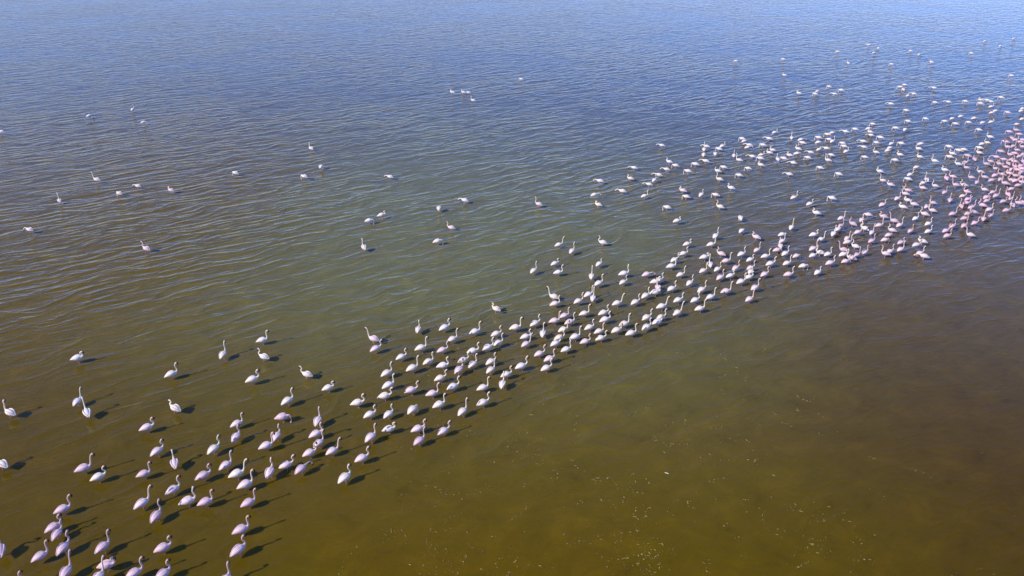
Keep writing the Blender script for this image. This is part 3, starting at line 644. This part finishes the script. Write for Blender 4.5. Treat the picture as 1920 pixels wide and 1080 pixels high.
SPINE = [  # x, z, half width, half height
    (-0.355, 0.330, 0.014, 0.009), (-0.305, 0.352, 0.050, 0.026), (-0.24, 0.380, 0.094, 0.068),
    (-0.16, 0.402, 0.124, 0.110), (-0.07, 0.414, 0.142, 0.134), (0.03, 0.420, 0.142, 0.140),
    (0.11, 0.430, 0.128, 0.130), (0.17, 0.445, 0.094, 0.102), (0.215, 0.466, 0.063, 0.068)]

NECKS = {  # x, z, radius
    0: [(0.255, 0.500, .045), (0.278, 0.56, .038), (0.272, 0.63, .034), (0.245, 0.70, .031), (0.225, 0.77, .029), (0.222, 0.84, .028),
        (0.240, 0.905, .029), (0.276, 0.945, .036), (0.318, 0.955, .043), (0.352, 0.940, .036), (0.374, 0.912, .026), (0.380, 0.878, .023), (0.368, 0.842, .016), (0.356, 0.820, .006)],
    1: [(0.252, 0.505, .045), (0.268, 0.57, .038), (0.268, 0.65, .033), (0.262, 0.73, .030), (0.258, 0.81, .029), (0.262, 0.89, .028),
        (0.280, 0.955, .030), (0.312, 0.985, .037), (0.352, 0.985, .042), (0.384, 0.966, .035), (0.402, 0.935, .026), (0.406, 0.900, .022), (0.394, 0.866, .015), (0.384, 0.846, .006)],
    2: [(0.262, 0.492, .046), (0.298, 0.54, .040), (0.305, 0.60, .035), (0.275, 0.655, .032), (0.232, 0.70, .030), (0.212, 0.755, .029),
        (0.222, 0.815, .029), (0.258, 0.855, .036), (0.302, 0.865, .043), (0.338, 0.850, .036), (0.360, 0.822, .026), (0.366, 0.788, .023), (0.354, 0.752, .016), (0.342, 0.732, .006)],
    4: [(0.262, 0.495, .048), (0.285, 0.545, .043), (0.270, 0.595, .038), (0.225, 0.622, .035), (0.190, 0.655, .033), (0.190, 0.700, .031),
        (0.215, 0.735, .033), (0.255, 0.748, .040), (0.295, 0.742, .042), (0.326, 0.722, .034), (0.342, 0.692, .025), (0.344, 0.660, .021), (0.332, 0.630, .014), (0.322, 0.612, .006)],
    5: [(0.258, 0.484, .046), (0.292, 0.478, .040), (0.318, 0.448, .034), (0.332, 0.400, .030), (0.340, 0.345, .027), (0.344, 0.285, .026),
        (0.344, 0.220, .026), (0.338, 0.150, .028), (0.324, 0.090, .038), (0.302, 0.040, .036), (0.278, 0.008, .028), (0.250, -0.010, .024), (0.222, -0.018, .016), (0.204, -0.022, .006)],
    6: [(0.258, 0.498, .050), (0.276, 0.548, .046), (0.252, 0.590, .042), (0.205, 0.604, .040), (0.168, 0.622, .038), (0.160, 0.656, .036),
        (0.182, 0.682, .039), (0.220, 0.690, .043), (0.258, 0.682, .041), (0.288, 0.660, .033), (0.302, 0.632, .025), (0.304, 0.604, .021), (0.294, 0.578, .014), (0.286, 0.562, .006)],
    7: [(0.265, 0.482, .046), (0.318, 0.492, .040), (0.372, 0.500, .036), (0.425, 0.500, .033), (0.476, 0.486, .031), (0.520, 0.460, .030),
        (0.556, 0.425, .031), (0.584, 0.385, .038), (0.604, 0.342, .042), (0.610, 0.302, .035), (0.600, 0.268, .026), (0.578, 0.246, .022), (0.548, 0.236, .015), (0.528, 0.236, .006)],
}
for _k in NECKS:
    NECKS[_k] = [(x, z, r * (1.18 if i == 8 else 1.28 if i > 8 else 1.0)) for i, (x, z, r) in enumerate(NECKS[_k])]
NECKS[3] = NECKS[0]
# the same three upright necks held higher, lower, further forward or back
for _v, (_src, _up, _lean) in {8: (0, 1.08, 0.10), 9: (1, 0.86, -0.06), 10: (2, 1.12, 0.14), 11: (0, 0.84, -0.12), 12: (2, 0.92, 0.22), 13: (1, 1.0, 0.20)}.items():
    _x0, _z0 = NECKS[_src][0][0], NECKS[_src][0][1]
    NECKS[_v] = [(x + _lean * max(0.0, z - _z0), _z0 + (z - _z0) * _up, r) for (x, z, r) in NECKS[_src]]

def catmull(pts, sub):
    pts = [np.array(p, float) for p in pts]
    out = []
    for i in range(len(pts) - 1):
        p0 = pts[max(i - 1, 0)]
        p1 = pts[i]
        p2 = pts[i + 1]
        p3 = pts[min(i + 2, len(pts) - 1)]
        for k in range(sub):
            t = k / sub
            out.append(0.5 * ((2 * p1) + (-p0 + p2) * t + (2 * p0 - 5 * p1 + 4 * p2 - p3) * t * t + (-p0 + 3 * p1 - 3 * p2 + p3) * t ** 3))
    out.append(pts[-1])
    return out

def add_loft(V, Fs, C, rings, cols, seg):
    """rings: (centre xyz, half width, half height)"""
    base = len(V)
    n = len(rings)
    cs = [np.array(r[0]) for r in rings]
    side = np.array((0.0, 1.0, 0.0))
    for i in range(n):
        t = cs[min(i + 1, n - 1)] - cs[max(i - 1, 0)]
        t = t / (np.linalg.norm(t) + 1e-9)
        side = side - t * np.dot(side, t)
        side = side / (np.linalg.norm(side) + 1e-9)
        up = np.cross(t, side)
        for k in range(seg):
            a = 2 * math.pi * k / seg
            V.append(tuple(cs[i] + side * math.cos(a) * rings[i][1] + up * math.sin(a) * rings[i][2]))
            C.append((*cols[i], 1.0))
    for i in range(n - 1):
        for k in range(seg):
            a = base + i * seg + k
            b = base + i * seg + (k + 1) % seg
            Fs.append((a, b, b + seg, a + seg))
    Fs.append(tuple(base + k for k in reversed(range(seg))))
    Fs.append(tuple(base + (n - 1) * seg + k for k in range(seg)))

DZ = 0.085                                              # how deep it wades

def flamingo_geometry(variant, seg=12, sub=2, legseg=6):
    V, Fs, C = [], [], []
    neck = NECKS[variant]
    pts = [(x, 0.0, z, w, h) for (x, z, w, h) in SPINE] + [(x, 0.0, z, r * 0.86, r) for (x, z, r) in neck]
    if variant == 3:                                    # head turned to its own left
        ax, nfix = 0.240, len(SPINE) + 6
        for i in range(nfix, len(pts)):
            x, y, z, w, h = pts[i]
            a = R(62.0)
            pts[i] = (ax + (x - ax) * math.cos(a), (x - ax) * math.sin(a), z, w, h)
    sm = catmull(pts, sub)
    rings, cols = [], []
    nb = (len(SPINE)) * sub
    nn_ = len(sm)
    for i, p in enumerate(sm):
        rings.append((p[:3] - np.array((0, 0, DZ)), max(p[3], 0.004), max(p[4], 0.004)))
        u = (i - nb) / max(1, (nn_ - 1 - nb))
        if i < nb:
            cols.append(WHITE)
        elif u < 0.58:
            cols.append(NECKC)
        elif u < 0.665:
            cols.append(FACE)
        elif u < 0.86:
            cols.append(BILL)
        else:
            cols.append(BLACK)
    add_loft(V, Fs, C, rings, cols, seg)
    # folded wings: two shallow shells meeting over the tail
    for s in (-1, 1):
        w = [((0.15, s * 0.096, 0.462), .022, .044), ((0.09, s * 0.124, 0.462), .032, .086), ((0.0, s * 0.136, 0.450), .036, .104),
             ((-0.10, s * 0.124, 0.436), .038, .098), ((-0.19, s * 0.092, 0.416), .040, .074), ((-0.27, s * 0.056, 0.388), .036, .046),
             ((-0.34, s * 0.026, 0.356), .022, .022), ((-0.375, s * 0.014, 0.338), .007, .006)]
        w = [((c[0], c[1], c[2] - DZ), p, q) for c, p, q in w]
        wc = [WHITE, WING, WING, WING, CORAL, FLIGHT, FLIGHT, FLIGHT]
        add_loft(V, Fs, C, w, wc, max(6, seg - 4))
    # feathered thighs and long legs going down through the water to the mud
    for s in (-1, 1):
        dx = 0.035 * s
        L = [((0.0, s * 0.050, 0.285), .046, .052), ((0.005, s * 0.050, 0.215), .030, .034), ((0.012, s * 0.048, 0.165), .014, .015),
             ((0.020 + dx * .4, s * 0.046, 0.075), .0095, .0095), ((0.022 + dx * .5, s * 0.046, 0.050), .014, .014), ((0.020 + dx * .6, s * 0.046, 0.025), .0095, .0095),
             ((0.0 + dx, s * 0.046, -0.180), .009, .009), ((-0.01 + dx, s * 0.046, -0.400), .010, .010)]
        lc = [WHITE, WHITE] + [LEG] * 6
        add_loft(V, Fs, C, L, lc, legseg)
    return V, Fs, C

TINTS = [(0.97, 0.95, 0.91, 1), (0.97, 0.92, 0.81, 1), (0.92, 0.79, 0.79, 1), (0.80, 0.63, 0.69, 1), (0.95, 0.69, 0.80, 1)]

MESH = {}
for v in range(14):
    gV, gF, gC = flamingo_geometry(v)
    o = mesh_obj('flamingo', gV, gF, PLUMAGE, True, gC)
    MESH[v] = o.data
    bpy.data.objects.remove(o, do_unlink=True)

for (x, y, hd, v, tn, s, lab) in BIRDS:
    o = bpy.data.objects.new('flamingo', MESH[v])
    COL.objects.link(o)
    o.location = (x, y, 0.0)
    o.rotation_euler = (0.0, 0.0, R(hd))
    flip = -1.0 if int(x * 37 + y * 11) % 2 else 1.0
    o.scale = (s, s * flip, s)
    o.color = TINTS[tn]
    o['label'] = lab
    o['category'] = 'flamingo'
    o['group'] = 'flamingos wading in the lake'

GEO = {v: flamingo_geometry(v, 7, 1, 4) for v in range(14)}
aV, aF, aC = [], [], []
for (x, y, hd, v, tn, s) in FAR:
    gV, gF, gC = GEO[v]
    base = len(aV)
    c, sn = math.cos(R(hd)) * s, math.sin(R(hd)) * s
    t = TINTS[tn]
    for p, k in zip(gV, gC):
        aV.append((x + p[0] * c - p[1] * sn, y + p[0] * sn + p[1] * c, p[2] * s))
        aC.append((k[0] * t[0], k[1] * t[1], k[2] * t[2], 1.0))
    for f in gF:
        aF.append(tuple(i + base for i in f))
far = mesh_obj('distant_flamingo_flock', aV, aF, PLUMAGE, True, aC)
far['kind'] = 'stuff'
far['label'] = 'distant flamingos scattered and massed over the blue water at upper right'
far['category'] = 'flamingos'

# ------------------------------------------------------------------ flecks of froth and down drifting on the calm water
def fleck_material():
    m, nt, bsdf = new_mat('drifting_froth')
    N = NT(nt)
    at = N.n('ShaderNodeAttribute', attribute_name='Col')
    N.l(at.outputs['Color'], bsdf.inputs['Base Color'])
    bsdf.inputs['Roughness'].default_value = 0.9
    bsdf.inputs['Specular IOR Level'].default_value = 0.1
    return m
FROTH = fleck_material()
rng = random.Random(11)
fV, fF, fC = [], [], []
def fleck(x, y, size, col):
    base = len(fV)
    n = 5
    st = rng.uniform(1.0, 2.4)
    an = rng.uniform(0, math.pi)
    for k in range(n):
        a = 2 * math.pi * k / n
        r = size * rng.uniform(0.7, 1.2)
        px, py = r * math.cos(a) * st, r * math.sin(a) / st
        fV.append((x + px * math.cos(an) - py * math.sin(an), y + px * math.sin(an) + py * math.cos(an), 0.004))
        fC.append((*col, 1))
    fV.append((x, y, 0.004 + size * 0.5))
    fC.append((*col, 1))
    for k in range(n):
        fF.append((base + k, base + (k + 1) % n, base + n))
def density(x, y):
    # thickest in the calm water in front of the flock's near edge, thinning outwards
    d = min(1.0, max(0.0, (40.0 - y) / 20.0)) ** 1.6
    d *= min(1.0, max(0.0, (x + 5.5 + (y - 18) * 0.12) / 3.5))
    d *= min(1.0, max(0.08, (13.5 + (y - 18) * 0.25 - x) / 7.0))
    # drift lines: the flecks gather in streaks
    d *= 0.25 + 0.75 * max(0.0, math.sin(x * 0.9 + y * 0.55 + 1.3 * math.sin(y * 0.5))) ** 2
    return d
for cl in range(5200):
    cx, cy = rng.uniform(-6, 22), rng.uniform(16.5, 42.0)
    if rng.random() > density(cx, cy):
        continue
    # short wandering strings of flecks
    ang = rng.uniform(0, 2 * math.pi)
    x, y = cx, cy
    g0 = rng.uniform(0.45, 1.1)
    for k in range(rng.choice((1, 2, 3, 4, 6, 9, 14))):
        ang += rng.gauss(0, 0.7)
        st = rng.uniform(0.04, 0.16)
        x += st * math.cos(ang)
        y += st * math.sin(ang)
        g = g0 * rng.uniform(0.6, 1.3)
        fleck(x + rng.gauss(0, 0.03), y + rng.gauss(0, 0.03), rng.choice((0.008, 0.010, 0.012, 0.016, 0.022, 0.034)), (0.32 * g, 0.25 * g, 0.075 * g))
fl = mesh_obj('drifting_froth_flecks', fV, fF, FROTH, False, fC)
fl['kind'] = 'stuff'
fl['label'] = 'pale flecks of froth and down drifting on the calm near water'

# one shed feather lying on the water by itself
def feather():
    V, Fs = [], []
    n = 9
    for i in range(n):
        u = i / (n - 1)
        w = 0.022 * math.sin(math.pi * min(1.0, u * 0.9 + 0.08)) ** 0.7
        x = (u - 0.5) * 0.17
        y = 0.02 * math.sin(u * 2.2)
        z = 0.006 + 0.012 * u * u
        V += [(x, y - w, z), (x, y, z + 0.006), (x, y + w, z), (x, y, z - 0.004)]
    for i in range(n - 1):
        a, b = i * 4, i * 4 + 4
        for k in range(4):
            Fs.append((a + k, a + (k + 1) % 4, b + (k + 1) % 4, b + k))
    Fs += [(3, 2, 1, 0), (n * 4 - 4, n * 4 - 3, n * 4 - 2, n * 4 - 1)]
    o = mesh_obj('floating_feather', V, Fs, PLUMAGE, True, [(0.85, 0.82, 0.78, 1)] * len(V))
    o.location = (5.83, 23.65, 0.004)
    o.rotation_euler = (0, 0, R(-40.0))
    o['label'] = 'single pale feather floating on the calm olive water in front of the flock'
    o['category'] = 'feather'
feather()
